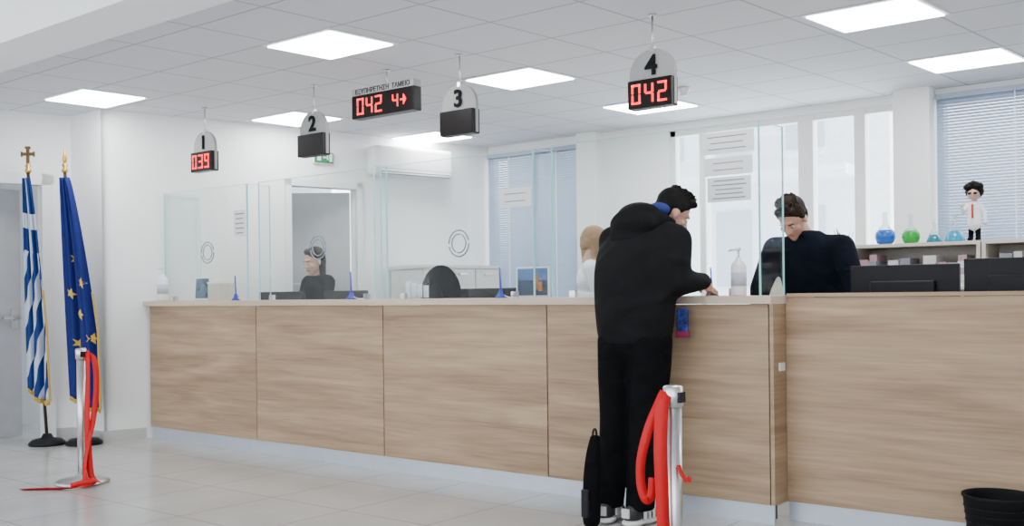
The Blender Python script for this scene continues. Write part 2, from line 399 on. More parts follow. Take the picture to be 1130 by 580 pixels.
for num,X,dg in (('1',-7.13,'039'),('2',-5.78,None),('3',-4.35,None),('4',-2.91,'042')):
    g=grp('queue_number_sign'); y=4.95
    poly=[(-.145,-.155),(.145,-.155),(.145,.03)]+[(.145*math.cos(a),.03+.135*math.sin(a)) for a in [math.pi*k/20 for k in range(1,20)]]+[(-.145,.03)]
    M=Matrix.Translation((X,y,2.37))@Matrix.Rotation(math.pi/2,4,'X')
    prism('arch_plate',poly,-.012,.012,GREYP,g,M)
    box('display_box',(X-.140,y-.045,2.205),(X+.140,y+.03,2.365),DISP,g,bevel=.004)
    text('number',num,(X,y-.020,2.438),.155,INK,g,ext=.005,bold=.0035)
    if dg: seg7(g,dg,X,2.285,.058,.112,.026,y-.049,.012)
    cyl('rod',(X,y,2.525),(X,y,H-.002),.006,.006,STEEL,g,10); cyl('rod_plate',(X,y,H-.012),(X,y,H-.001),.025,.025,STEEL,g,16)
    box('bracket',(X-.012,y-.014,2.52),(X+.012,y+.016,2.55),STEEL,g)
g=grp('queue_call_display'); X=-5.02; y=4.95
box('display_box',(X-.30,y-.05,2.415),(X+.30,y+.03,2.575),DISP,g,bevel=.004)
box('header_strip',(X-.30,y-.045,2.577),(X+.30,y+.025,2.622),GREYP,g)
text('header_text','ΕΞΥΠΗΡΕΤΗΣΗ  ΤΑΜΕΙΟ',(X,y-.047,2.599),.045,INK,g,bold=.0008)
seg7(g,'042',X-.12,2.495,.064,.115,.026,y-.055,.012); seg7(g,'4>',X+.17,2.495,.055,.09,.02,y-.055,.010)
cyl('rod',(X,y,2.62),(X,y,H-.002),.006,.006,STEEL,g,10); cyl('rod_plate',(X,y,H-.012),(X,y,H-.001),.025,.025,STEEL,g,16)

# ---------------------------------------------------------------- wall mounted items
g=grp('air_conditioner')
o=box('housing',(2.47,.002,2.34),(3.36,.20,2.62),WHITE,g,MA,.035)
box('outlet_slot',(2.52,.13,2.345),(3.31,.203,2.375),PRINT,g,MA)
box('outlet_flap',(2.53,.16,2.352),(3.30,.21,2.362),WHITE,g,MA)
box('front_seam',(2.49,.1985,2.40),(3.34,.2015,2.404),PRINT,g,MA)
g=grp('exit_sign')
box('housing',(1.90,.002,2.42),(2.10,.04,2.53),WHITE,g,MA)
box('green_face',(1.905,.04,2.425),(2.095,.044,2.525),mat('exit_green',(.01,.20,.06),.5,emit=.05),g,MA)
boxes('pictogram',[((1.93,.0445,2.445),(1.97,.046,2.51)),((1.99,.0445,2.47),(2.04,.046,2.485)),((2.03,.0445,2.455),(2.045,.046,2.50)),((2.055,.0445,2.44),(2.085,.046,2.515))],PAPER,g,MA)

# ---------------------------------------------------------------- back furniture
g=grp('drawer_cabinet')
CW=mat('cabinet_white',(.64,.63,.60),.5,var=.02)
boxes('carcass',[((2.72,.03,0),(3.62,.60,1.43))],CW,g,MA)
box('top',(2.70,.02,1.43),(3.64,.63,1.46),CW,g,MA)
boxes('drawer_fronts',[((2.73+j*.297,.60,.05+k*.345),(3.015+j*.297,.62,.385+k*.345)) for j in range(3) for k in range(4)],CW,g,MA)
boxes('handles',[((2.83+j*.297,.62,.33+k*.345),(2.92+j*.297,.64,.345+k*.345)) for j in range(3) for k in range(4)],STEEL,g,MA)
SH=mat('shelf_cream',(.58,.53,.45),.5,var=.02)
def shelf(x0,x1):
    g=grp('shelving_unit'); y0,y1=7.62,8.02; L=[((x0,y0,1.49),(x1,y1,1.515)),((x0,y1-.01,0),(x1,y1,1.49)),((x0,y0,0),(x0+.025,y1-.01,1.49)),((x1-.025,y0,0),(x1,y1-.01,1.49))]
    for z in (.05,.45,.80,1.17): L.append(((x0+.025,y0,z),(x1-.025,y1-.01,z+.02)))
    boxes('carcass',L,SH,g)
    return g
shelf(-2.78,-1.86); shelf(-1.85,-.9); shelf(-.89,.1)
bx=[];ms=[mat('carton_white',(.72,.70,.70),.6),mat('carton_pink',(.50,.30,.35),.6),mat('carton_grey',(.28,.28,.35),.6)]
for x0,x1 in ((-2.75,-1.89),(-1.82,-.93),(-.86,.07)):
    for z in (1.191,.821,.471):
        x=x0
        while x<x1-.1:
            w=random.uniform(.05,.09); zz=z
            for k in range(random.randint(4,6)):
                h=random.uniform(.035,.05); bx.append(((x,7.66+random.uniform(0,.03),zz),(x+w,7.9,zz+h),random.choice((0,0,1,2)))); zz+=h+.001
                if zz-z>.21: break
            x+=w+.006
boxes('medicine_cartons',bx,ms)
CLR=glassmat('flask_glass',(.86,.93,.93),.15,.6)
def flask(x,y,c,s=1,kind=0):
    g=grp('laboratory_flask'); z=1.516
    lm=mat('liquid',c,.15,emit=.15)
    if kind==0:
        lathe('liquid',[(.03*s,.002),(.05*s,.01*s),(.062*s,.045*s),(.058*s,.075*s),(.045*s,.092*s)],(x,y,z),lm,g)
        lathe('glass',[(.045*s,.093*s),(.02*s,.12*s),(.014*s,.14*s),(.013*s,.20*s),(.018*s,.205*s)],(x,y,z),CLR,g)
    else:
        lathe('liquid',[(.062*s,.002),(.064*s,.01*s),(.042*s,.07*s)],(x,y,z),lm,g)
        lathe('glass',[(.041*s,.072*s),(.016*s,.12*s),(.015*s,.17*s),(.02*s,.175*s)],(x,y,z),CLR,g)
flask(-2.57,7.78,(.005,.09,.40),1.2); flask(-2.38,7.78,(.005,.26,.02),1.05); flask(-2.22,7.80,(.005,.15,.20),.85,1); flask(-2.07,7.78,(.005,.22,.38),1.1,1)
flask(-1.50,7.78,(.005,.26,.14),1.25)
g=grp('scientist_doll'); dx,dy,dz=-1.925,7.74,1.516
blob('legs',[('c',(dx-.025,dy,dz+.02),(dx-.02,dy,dz+.17),.017,.022),('c',(dx+.025,dy,dz+.02),(dx+.02,dy,dz+.17),.017,.022),('e',(dx-.027,dy-.015,dz+.014),(.02,.033,.014)),('e',(dx+.027,dy-.015,dz+.014),(.02,.033,.014))],PANTS,g,.006,2)
blob('lab_coat',[('c',(dx,dy,dz+.12),(dx,dy,dz+.25),.05,.038),('c',(dx-.035,dy,dz+.26),(dx-.075,dy-.02,dz+.20),.018,.016),('c',(dx-.075,dy-.02,dz+.20),(dx-.07,dy-.05,dz+.24),.016,.013),('c',(dx+.035,dy,dz+.26),(dx+.07,dy,dz+.19),.018,.016),('c',(dx+.07,dy,dz+.19),(dx+.075,dy-.01,dz+.13),.016,.013)],COAT,g,.006,2)
boxes('tie',[((dx-.006,dy-.056,dz+.16),(dx+.006,dy-.045,dz+.26))],RED,g)
blob('face',[('e',(dx,dy-.005,dz+.335),(.045,.045,.048)),('c',(dx,dy,dz+.26),(dx,dy,dz+.31),.014,.014),('e',(dx-.07,dy-.055,dz+.25),(.012,.012,.012)),('e',(dx+.075,dy-.01,dz+.12),(.012,.012,.012))],SKIN2,g,.005,2)
blob('hair',[('e',(dx,dy+.012,dz+.355),(.064,.05,.054)),('e',(dx-.03,dy-.018,dz+.385),(.038,.038,.028)),('e',(dx+.03,dy-.018,dz+.388),(.040,.038,.028)),('e',(dx,dy-.02,dz+.405),(.038,.032,.024))],HAIRB,g,.005,1)
boxes('glasses_and_eyes',[((dx-.03,dy-.053,dz+.33),(dx-.008,dy-.047,dz+.345)),((dx+.008,dy-.053,dz+.33),(dx+.03,dy-.047,dz+.345))],INK,g)
g=grp('snake_plant'); px,py,pz=-2.86,7.70,1.30
lathe('pot',[(.045,0),(.06,.11),(.062,.12),(.05,.12)],(px,py,pz),mat('grey_pot',(.30,.31,.33),.5),g)
LEAF=mat('leaf_green',(.035,.11,.035),.4,var=.5,nscale=25)
bm=bmesh.new()
for k in range(9):
    a=k*2.4; h=.14+.12*((k*37)%10)/10; ox=px+.022*math.cos(a); oy=py+.022*math.sin(a); dr=V((math.cos(a),math.sin(a),0)); sd=V((-dr.y,dr.x,0)); prev=None
    for j in range(7):
        t=j/6; w=.014*(1-t**3)*(.7+t*.6)+.0008; c=V((ox,oy,pz+.11+h*t))+dr*(.05*t*t)
        cur=(bm.verts.new(c-sd*w),bm.verts.new(c+dr*.004),bm.verts.new(c+sd*w))
        if prev:
            bm.faces.new((prev[0],prev[1],cur[1],cur[0])); bm.faces.new((prev[1],prev[2],cur[2],cur[1]))
        prev=cur
finish(bm,'leaves',LEAF,g,True)
g=grp('side_cabinet'); box('carcass',(-3.5,7.62,0),(-2.80,8.02,1.28),SH,g); box('top',(-3.51,7.61,1.28),(-2.79,8.03,1.299),SH,g); boxes('doors',[((-3.49,7.605,.05),(-3.16,7.62,1.25)),((-3.14,7.605,.05),(-2.81,7.62,1.25))],SH,g)

# ---------------------------------------------------------------- monitors, chairs
def monitor(x0,x1,ztop,y,h=.36,rz=0):
    g=grp('computer_monitor'); c=(x0+x1)/2; M=Matrix.Translation((c,y,0))@Matrix.Rotation(rz,4,'Z'); w=(x1-x0)/2
    box('casing',(-w,-.02,ztop-h),(w,.015,ztop),BLACK,g,M,.006); box('rear_housing',(-w*.6,-.05,ztop-h*.8),(w*.6,-.018,ztop-h*.25),BLACK,g,M,.01)
    box('screen',(-w+.015,.0152,ztop-h+.02),(w-.015,.017,ztop-.015),DISP,g,M)
    box('neck',(-.03,-.045,.78),(.03,-.02,ztop-h*.5),BLACK,g,M); box('foot',(-.12,-.1,.771),(.12,.1,.785),BLACK,g,M,.004)
monitor(-2.0,-1.44,1.305,5.5,.34,0); monitor(-1.40,-.84,1.325,5.45,.34,.10)
monitor(-7.12,-6.55,1.218,5.48); monitor(-6.28,-5.80,1.218,5.48); monitor(-4.82,-4.3,1.218,5.48,.34)
def chair(x,y,rz,zb=1.25):
    g=grp('office_chair'); M=Matrix.Translation((x,y,0))@Matrix.Rotation(rz,4,'Z')
    box('seat',(-.24,-.24,.46),(.24,.24,.54),BLACK,g,M,.03)
    blob('backrest',[('e',(0,.26,zb-.30),(.20,.045,.30))],TOPB,g,.012,2,M)
    bm=bmesh.new()
    addcyl(bm,M@V((0,.25,.5)),M@V((0,.28,zb-.4)),.02,.02); addcyl(bm,M@V((0,0,.1)),M@V((0,0,.47)),.03,.03)
    for k in range(5):
        a=k*2*math.pi/5; e=M@V((.28*math.cos(a),.28*math.sin(a),.06)); addcyl(bm,M@V((0,0,.10)),e,.022,.016); addcyl(bm,e-V((.02,0,.03)),e+V((.02,0,-.03)),.028,.028)
    for sx in (-1,1):
        addcyl(bm,M@V((sx*.23,.05,.5)),M@V((sx*.26,.05,.70)),.014,.014); addcyl(bm,M@V((sx*.26,-.12,.70)),M@V((sx*.26,.14,.70)),.022,.022)
    finish(bm,'base_and_arms',BLACK,g)
chair(-6.05,6.75,math.radians(200),1.44); chair(-5.50,6.3,math.radians(150),1.29)

# ---------------------------------------------------------------- small items on counter
def pump(x,y,s,z=1.151):
    g=grp('hand_sanitizer_bottle')
    lathe('bottle',[(.036*s,0),(.04*s,.005*s),(.04*s,.15*s),(.03*s,.175*s),(.015*s,.185*s),(.015*s,.20*s)],(x,y,z),WHITE,g)
    bm=bmesh.new(); addcyl(bm,(x,y,z+.2*s),(x,y,z+.235*s),.006*s,.006*s); addcyl(bm,(x,y,z+.235*s),(x,y,z+.25*s),.014*s,.012*s); addcyl(bm,(x,y,z+.242*s),(x-.05*s,y-.01,z+.236*s),.006*s,.005*s); finish(bm,'pump',WHITE,g)
    lathe('label',[(.0405*s,.05*s),(.0405*s,.12*s)],(x,y,z),mat('bottle_label',(.42,.44,.50),.5),g)
pump(-7.60,4.845,1.15); pump(-2.36,4.86,1.0)
def pen(x,y):
    g=grp('counter_pen'); z=1.151
    lathe('base',[(.035,0),(.035,.008),(.02,.02),(.012,.045),(.014,.05)],(x,y,z),BLUE,g)
    cyl('pen',(x,y,z+.045),(x-.008,y,z+.19),.007,.006,mat('pen_blue',(.05,.08,.45),.4),g,12)
    tube('cord',[(x+.01,y,z+.02),(x+.06,y+.01,z+.004),(x+.10,y-.02,z+.004),(x+.13,y,z+.004)],.003,WHITE,g)
pen(-6.58,4.83); pen(-5.27,4.83); pen(-3.93,4.83)
g=grp('framed_photo')
M=Matrix.Translation((-7.30,5.02,1.157))@Matrix.Rotation(.35,4,'Z')@Matrix.Rotation(-.10,4,'X')
box('frame',(-.075,-.006,0),(.075,.006,.19),WHITE,g,M); box('picture',(-.063,-.0075,.012),(.063,-.006,.178),mat('picture_teal',(.05,.09,.15),.5,var=.8,nscale=20),g,M); box('strut',(-.01,.006,.0),(.01,.05,.12),WHITE,g,M)
g=grp('card_box'); box('box',(-7.16,4.98,1.151),(-6.94,5.08,1.29),mat('card_cream',(.52,.48,.40),.6),g); box('lid',(-7.165,4.975,1.29),(-6.935,5.085,1.302),PAPER,g)
g=grp('leaflet_holder')
boxes('acrylic',[((-4.93,5.0,1.151),(-4.75,5.08,1.156)),((-4.93,5.07,1.151),(-4.75,5.075,1.30)),((-4.93,5.0,1.151),(-4.75,5.004,1.24)),((-4.93,5.0,1.151),(-4.926,5.075,1.26)),((-4.754,5.0,1.151),(-4.75,5.075,1.26))],GLASS,g)
boxes('leaflets',[((-4.92+i*.045,5.01+i*.012,1.157),(-4.88+i*.045,5.018+i*.012,1.27-i*.01)) for i in range(4)],[PAPER],g)
g=grp('postcard_frame'); x0,x1=-4.02,-3.76
box('frame',(x0,5.10,1.151),(x1,5.115,1.345),PAPER,g)
boxes('sky',[((x0+.012,5.097,1.26),(x1-.012,5.0995,1.335))],mat('sky_blue',(.05,.13,.30),.5,var=.3,nscale=10),g)
boxes('sea',[((x0+.012,5.097,1.165),(x1-.012,5.0995,1.26))],mat('sea_dark',(.012,.03,.07),.5,var=.5,nscale=30),g)
boxes('houses',[((x0+.14,5.094,1.20),(x0+.18,5.097,1.30)),((x0+.18,5.094,1.19),(x0+.21,5.097,1.25))],mat('house_orange',(.35,.12,.03),.5,var=.4,nscale=30),g)
g=grp('document_tray'); boxes('tray',[((-3.50,5.0,1.151),(-3.22,5.2,1.156)),((-3.50,5.0,1.151),(-3.495,5.2,1.18)),((-3.225,5.0,1.151),(-3.22,5.2,1.18)),((-3.5,5.195,1.151),(-3.22,5.2,1.18))],WHITE,g); box('papers',(-3.48,5.01,1.157),(-3.24,5.19,1.168),PAPER,g)
g=grp('application_form'); box('sheet',(-2.72,4.76,1.151),(-2.44,4.89,1.153),PAPER,g); boxes('print',[((-2.70,4.77+i*.02,1.1531),(-2.50,4.775+i*.02,1.1536)) for i in range(6)],INK,g)

# ---------------------------------------------------------------- flags
def cloth(P0,P1,dirv,nrm,w0,w1,off0,off1,z1drop,nf,amp):
    def S(s,t):
        base=V(P0).lerp(V(P1),t); ww=w0+(w1-w0)*min(1,t*1.5)**.8
        o=off0+(off1-off0)*t
        fold=amp*(.3+.7*t)*math.sin(s*nf*2*math.pi+t*1.8)+amp*.4*math.sin(s*nf*4.3*math.pi+1+t*3)
        p=base+V(dirv)*(o+ww*s)+V(nrm)*(.03+fold)
        p.z-=z1drop*t*(s*(1-s)*2.2)-.0+ (.10*s*t)
        return p
    return S
def flag(name,S,mats,parent,ns=48,nt=60):
    bm=bmesh.new(); uv=bm.loops.layers.uv.new('uv')
    G=[[bm.verts.new(S(i/ns,j/nt)) for i in range(ns+1)] for j in range(nt+1)]
    for j in range(nt):
        for i in range(ns):
            f=bm.faces.new((G[j][i],G[j][i+1],G[j+1][i+1],G[j+1][i])); f.smooth=True
            for l,(a,b) in zip(f.loops,((i,j),(i+1,j),(i+1,j+1),(i,j+1))): l[uv].uv=(a/ns,b/nt)
    me=bpy.data.meshes.new(name); bm.to_mesh(me); bm.free(); me.materials.append(mats)
    o=bpy.data.objects.new(name,me); link(o,parent); s=o.modifiers.new('t','SOLIDIFY'); s.thickness=.003; return o
def greekmat():
    m,nt,b=newmat('greek_stripes'); tc=nt.nodes.new('ShaderNodeTexCoord'); sp=nt.nodes.new('ShaderNodeSeparateXYZ'); nt.links.new(tc.outputs['UV'],sp.inputs[0])
    s,t=sp.outputs[0],sp.outputs[1]
    f=math_node(nt,'FRACT',math_node(nt,'ADD',math_node(nt,'MULTIPLY',s,2.6),math_node(nt,'MULTIPLY',t,4.2)))
    st=math_node(nt,'GREATER_THAN',f,.52)
    inc=math_node(nt,'LESS_THAN',t,.34)
    cx=math_node(nt,'LESS_THAN',math_node(nt,'ABSOLUTE',math_node(nt,'SUBTRACT',s,.45)),.16)
    cy=math_node(nt,'LESS_THAN',math_node(nt,'ABSOLUTE',math_node(nt,'SUBTRACT',t,.20)),.035)
    cross=math_node(nt,'MAXIMUM',cx,cy)
    mxx=nt.nodes.new('ShaderNodeMix'); nt.links.new(inc,mxx.inputs[0]); nt.links.new(st,mxx.inputs[2]); nt.links.new(cross,mxx.inputs[3])
    cm=nt.nodes.new('ShaderNodeMix'); cm.data_type='RGBA'; nt.links.new(mxx.outputs[0],cm.inputs[0]); cm.inputs[6].default_value=(.006,.028,.15,1); cm.inputs[7].default_value=(.50,.54,.62,1)
    nt.links.new(cm.outputs[2],b.inputs['Base Color']); b.inputs['Roughness'].default_value=.6; b.inputs['Specular IOR Level'].default_value=.2
    return m
FD=(.93,.36,0); FN=(.36,-.93,0)
FRINGE=mat('gold_fringe',(.50,.31,.04),.6,bump=.5,bscale=120)
def pole_flag(name,bx,by,finial):
    g=grp(name); top=V((bx-.105,by-.08,2.20)); bot=V((bx,by,.03))
    lathe('base',[(.14,0),(.14,.02),(.11,.045),(.05,.055),(.03,.09),(.0,.09)],(bx,by,.001),BLACK,g)
    cyl('pole',bot,top,.013,.013,mat('dark_wood',(.05,.03,.02),.4),g,14)
    lathe('finial_base',[(.02,0),(.028,.02),(.014,.035),(.024,.06),(.01,.08)],top,GOLD,g,16)
    t=top+V((0,0,.08))
    if finial=='cross':
        M=Matrix.Translation(t)@Matrix.Rotation(math.radians(38),4,'Z')
        boxes('finial_cross',[((-.011,-.008,-.01),(.011,.008,.13)),((-.05,-.008,.06),(.05,.008,.085)),((-.02,-.009,.115),(.02,.009,.135)),((-.055,-.009,.052),(-.045,.009,.093)),((.045,-.009,.052),(.055,.009,.093))],mat('dark_brass',(.14,.08,.03),.4,.8),g,M)
    else:
        lathe('finial_spear',[(.004,-.01),(.02,.02),(.012,.06),(.006,.10),(.001,.13)],t,GOLD,g,12)
    return g,top,bot
def fringe(S,parent):
    bm=bmesh.new(); pts=[S(i/40,1) for i in range(41)]; prev=None
    for k,p in enumerate(pts):
        q=p+V((0,0,-.035)); cur=(bm.verts.new(p),bm.verts.new(q+V((.004*math.sin(k*2.1),0,.006*math.sin(k*3)))))
        if prev: bm.faces.new((prev[0],prev[1],cur[1],cur[0]))
        prev=cur
    prev=None
    for k in range(30,61):
        p=S(1,k/60); cur=(bm.verts.new(p),bm.verts.new(p+V((.016,.006,-.01+.006*math.sin(k*2)))))
        if prev: bm.faces.new((prev[0],prev[1],cur[1],cur[0]))
        prev=cur
    o=finish(bm,'fringe',FRINGE,parent); s=o.modifiers.new('t','SOLIDIFY'); s.thickness=.006
g,top,bot=pole_flag('greek_flag',-8.07,4.08,'cross')
a=top.lerp(bot,.02); b_=top.lerp(bot,.80)
S=cloth(a,b_,FD,FN,.06,.21,-.02,-.11,.06,2.2,.034); flag('cloth',S,greekmat(),g)
fringe(S,g)
g,top,bot=pole_flag('european_union_flag',-7.835,4.265,'spear')
a=top.lerp(bot,.02); b_=top.lerp(bot,.83)
S=cloth(a,b_,FD,FN,.07,.28,-.02,-.065,.05,1.7,.034)
flag('cloth',S,mat('eu_blue',(.005,.012,.12),.6,var=.1,spec=.2),g); fringe(S,g)
bm=bmesh.new()
for (s0,t0) in ((.42,.36),(.75,.46),(.22,.52),(.55,.60),(.82,.70),(.30,.74),(.60,.84)):
    def Q(ds,dt):
        return S(min(1,max(0,s0+ds)),min(1,t0+dt))+V(FN)*.009
    c=bm.verts.new(Q(0,0)); ring=[]
    for k in range(10):
        r=1 if k%2==0 else .42; an=k*math.pi/5+.3
        ring.append(bm.verts.new(Q(.14*r*math.sin(an),-.026*r*math.cos(an))))
    for k in range(10): bm.faces.new((c,ring[k],ring[(k+1)%10]))
finish(bm,'stars',mat('star_yellow',(.70,.45,.03),.5),g)

# ---------------------------------------------------------------- stanchions
def stanchion(x,y,h=.86,r=.027):
    g=grp('queue_stanchion')
    lathe('base',[(.165,.001),(.165,.012),(.15,.022),(.06,.032),(.035,.05),(r,.06)],(x,y,0),STEEL,g,40)
    cyl('post',(x,y,.05),(x,y,h-.07),r,r,STEEL,g,32)
    lathe('head',[(r,-.07),(.034,-.068),(.034,-.006),(.028,0),(.0,.001)],(x,y,h),STEEL,g,32)
    box('belt_slot',(x-.036,y-.02,h-.055),(x+.036,y+.02,h-.02),BLACK,g)
    return g
rd=V((.78,.62,0))
g=stanchion(-6.20,3.36)
def rq(a,b,z):
    p=V((-6.20,3.36,0))+rd*a+V((.62,-.78,0))*b; return (p.x,p.y,z)
ribbon('ribbon_a',[rq(.03,.0,.84),rq(.05,.02,.80),rq(.055,.03,.62),rq(.05,.035,.42),rq(.06,.04,.20),rq(.08,.06,.06),rq(.12,.10,.035),rq(.10,.20,.012),rq(.0,.24,.010),rq(-.12,.24,.008),rq(-.28,.24,.006)],rd,.040,RED,g,.5)
ribbon('ribbon_b',[rq(.03,.01,.83),rq(.09,.01,.78),rq(.105,.02,.60),rq(.085,.03,.40),rq(.06,.05,.25),rq(.05,.08,.10),rq(.09,.14,.035),rq(.16,.12,.03),rq(.15,.2,.05),rq(.02,.22,.02)],rd,.035,RED,g,-.6)
g=stanchion(-1.695,2.99,.86,.028)
x,y=-1.695,2.99
def rp(a,b,z): 
    p=V((x,y,0))+rd*a+V((.62,-.78,0))*b; return (p.x,p.y,z)
ribbon('ribbon_a',[rp(-.03,.0,.835),rp(-.05,.01,.80),rp(-.085,.015,.72),rp(-.112,.02,.62),rp(-.115,.03,.54),rp(-.10,.035,.49),rp(-.082,.035,.50),rp(-.075,.035,.56)],rd,.032,RED,g,.25)
ribbon('ribbon_b',[rp(-.025,.02,.84),rp(-.042,.035,.80),rp(-.050,.04,.66),rp(-.047,.045,.5),rp(-.045,.05,.3),rp(-.055,.06,.12),rp(-.09,.11,.03),rp(-.2,.22,.028)],rd,.045,RED,g,.2)
ribbon('ribbon_c',[rp(.01,.035,.60),rp(.02,.042,.57),rp(.04,.04,.545),rp(.048,.03,.56)],rd,.014,RED,g,-.3)

g=grp('waste_bin'); bx_,by_=-1.06,4.60
MESHM=mat('bin_black',(.006,.006,.007),.7,spec=.15)
bm=bmesh.new(); seg=40
prof=[(.105,.001),(.14,.295),(.146,.30),(.146,.31),(.138,.31),(.132,.29),(.098,.012)]
rings=[[bm.verts.new((bx_+r*math.cos(2*math.pi*i/seg),by_+r*math.sin(2*math.pi*i/seg),z)) for i in range(seg)] for r,z in prof]
for a,b in zip(rings,rings[1:]):
    for i in range(seg): bm.faces.new((a[i],a[(i+1)%seg],b[(i+1)%seg],b[i]))
bm.faces.new(rings[0][::-1]); bm.faces.new(rings[-1])
finish(bm,'bucket',MESHM,g,True)
bm=bmesh.new()
for k in range(1,9):
    z=.02+k*.03; r=.107+.035*(z/.295)
    for i in range(seg):
        a0=2*math.pi*i/seg; a1=2*math.pi*(i+1)/seg
        addcyl(bm,(bx_+r*math.cos(a0),by_+r*math.sin(a0),z),(bx_+r*math.cos(a1),by_+r*math.sin(a1),z),.0018,.0018,5)
finish(bm,'wire_rings',BLACK,g)

# ---------------------------------------------------------------- people
def headframe(c,f):
    y=V(f).normalized(); x=y.cross(V((0,0,1))).normalized(); z=x.cross(y)
    return Matrix(((x.x,y.x,z.x,c[0]),(x.y,y.y,z.y,c[1]),(x.z,y.z,z.z,c[2]),(0,0,0,1)))
def head(parent,c,f,skin,hair,style,neck):
    T=headframe(c,f); Ti=T.inverted(); nk=Ti@V(neck)
    blob('head',[('e',(0,-.01,.03),(.074,.092,.090)),('e',(0,.022,-.035),(.059,.066,.072)),('c',(0,.055,-.085),(0,.06,-.095),.028,.022),
      ('c',(0,.086,.008),(0,.106,-.028),.008,.013),('e',(.015,.094,-.032),(.009,.010,.007)),('e',(-.015,.094,-.032),(.009,.010,.007)),
      ('e',(.077,-.005,-.008),(.010,.020,.032)),('e',(-.077,-.005,-.008),(.010,.020,.032)),('e',(.04,.06,-.025),(.022,.02,.02)),('e',(-.04,.06,-.025),(.022,.02,.02)),
      ('e',(0,.078,.028),(.045,.012,.010)),('c',(0,-.02,-.06),tuple(nk),.052,.056)],skin,parent,.006,3,T)
    for sx in (-1,1):
        blob('eye_white',[('e',(sx*.031,.0775,.0),(.012,.010,.006))],EYEW,parent,.0025,1,T)
        blob('iris',[('e',(sx*.031,.086,-.001),(.005,.003,.005))],EYED,parent,.0015,1,T)
        blob('eyebrow',[('c',(sx*.016,.0905,.019),(sx*.046,.081,.022),.003,.0025)],hair,parent,.0018,1,T)
    blob('lips',[('c',(-.02,.082,-.062),(0,.090,-.060),.004,.006),('c',(0,.090,-.060),(.02,.082,-.062),.006,.004),('c',(-.014,.084,-.069),(.014,.084,-.069),.005,.005)],LIP,parent,.0022,1,T)
    H_=[('e',(0,-.022,.048),(.082,.096,.086)),('e',(0,-.055,-.005),(.073,.055,.075)),('e',(0,.045,.098),(.056,.042,.028))]
    d=Ti.to_3x3()@V((0,0,-1))
    if style=='short':
        H_+=[('e',(.03,.06,.098),(.03,.03,.022)),('e',(-.035,.055,.095),(.03,.03,.022)),('e',(.076,.0,.035),(.012,.03,.035)),('e',(-.076,.0,.035),(.012,.03,.035))]
        for k in range(14):
            a=k*2.4; H_.append(('c',(.05*math.cos(a),-.01+.06*math.sin(a),.115),(.06*math.cos(a+.3),.075*math.sin(a+.3),.135),.014,.006))
    elif style=='bob':
        for sx in (-1,1):
            p=V((sx*.066,-.02,.03)); H_+=[('c',tuple(p),tuple(p+d*.12),.030,.026),('c',(sx*.03,.055,.10),(sx*.07,.03,.03),.022,.022)]
        H_+=[('c',(0,-.06,.02),tuple(V((0,-.07,.02))+d*.14),.062,.04)]
    else:
        H_[2]=('e',(0,.035,.100),(.056,.040,.024))
        for sx in (-1,1):
            p=V((sx*.066,-.035,.03)); q=p+d*.16+V((sx*.015,-.005,0))
            H_+=[('c',tuple(p),tuple(q),.024,.026),('c',tuple(q),tuple(q+d*.13+V((-sx*.01,.02,0))),.026,.012)]
            H_+=[('c',(sx*.025,.04,.108),(sx*.070,.005,.05),.018,.018),('c',(sx*.055,-.05,0),tuple(V((sx*.06,-.06,0))+d*.24),.026,.014)]
        H_+=[('c',(0,-.065,.02),tuple(V((0,-.075,0))+d*.2),.055,.045),('c',tuple(V((0,-.075,0))+d*.2),tuple(V((0,-.075,0))+d*.28),.045,.02)]
    blob('hair',H_,hair,parent,.006,2,T)
def hand(parent,wrist,d,up,curl,skin,side=1):
    y=V(d).normalized(); z=V(up); z=(z-y*z.dot(y)).normalized(); x=y.cross(z)
    T=Matrix(((x.x,y.x,z.x,wrist[0]),(x.y,y.y,z.y,wrist[1]),(x.z,y.z,z.z,wrist[2]),(0,0,0,1)))
    I=[('c',(0,-.02,0),(0,.015,0),.026,.026),('e',(0,.05,0),(.040,.050,.015)),('c',(-.025,.03,0),(-.028,.08,0),.014,.012),('c',(.025,.03,0),(.028,.08,0),.014,.012),('c',(0,.03,0),(0,.085,0),.016,.012)]
    for fx,L in ((-.030,.060),(-.010,.074),(.011,.080),(.031,.070)):
        fx*=side; p=V((fx,.085,0)); ang=curl*.6
        for sg,r in ((.45,.0088),(.31,.0080),(.24,.0072)):
            q=p+V((fx*.12,math.cos(ang),-math.sin(ang)))*L*sg*1.1; I.append(('c',tuple(p),tuple(q),r,r*.93)); p=q; ang+=curl
    s=side; I+=[('c',(s*.03,.02,-.004),(s*.055,.05,-.018),.013,.011),('c',(s*.055,.05,-.018),(s*.052,.082,-.034),.011,.009)]
    blob('hand',I,skin,parent,.0035,2,T)
    return T
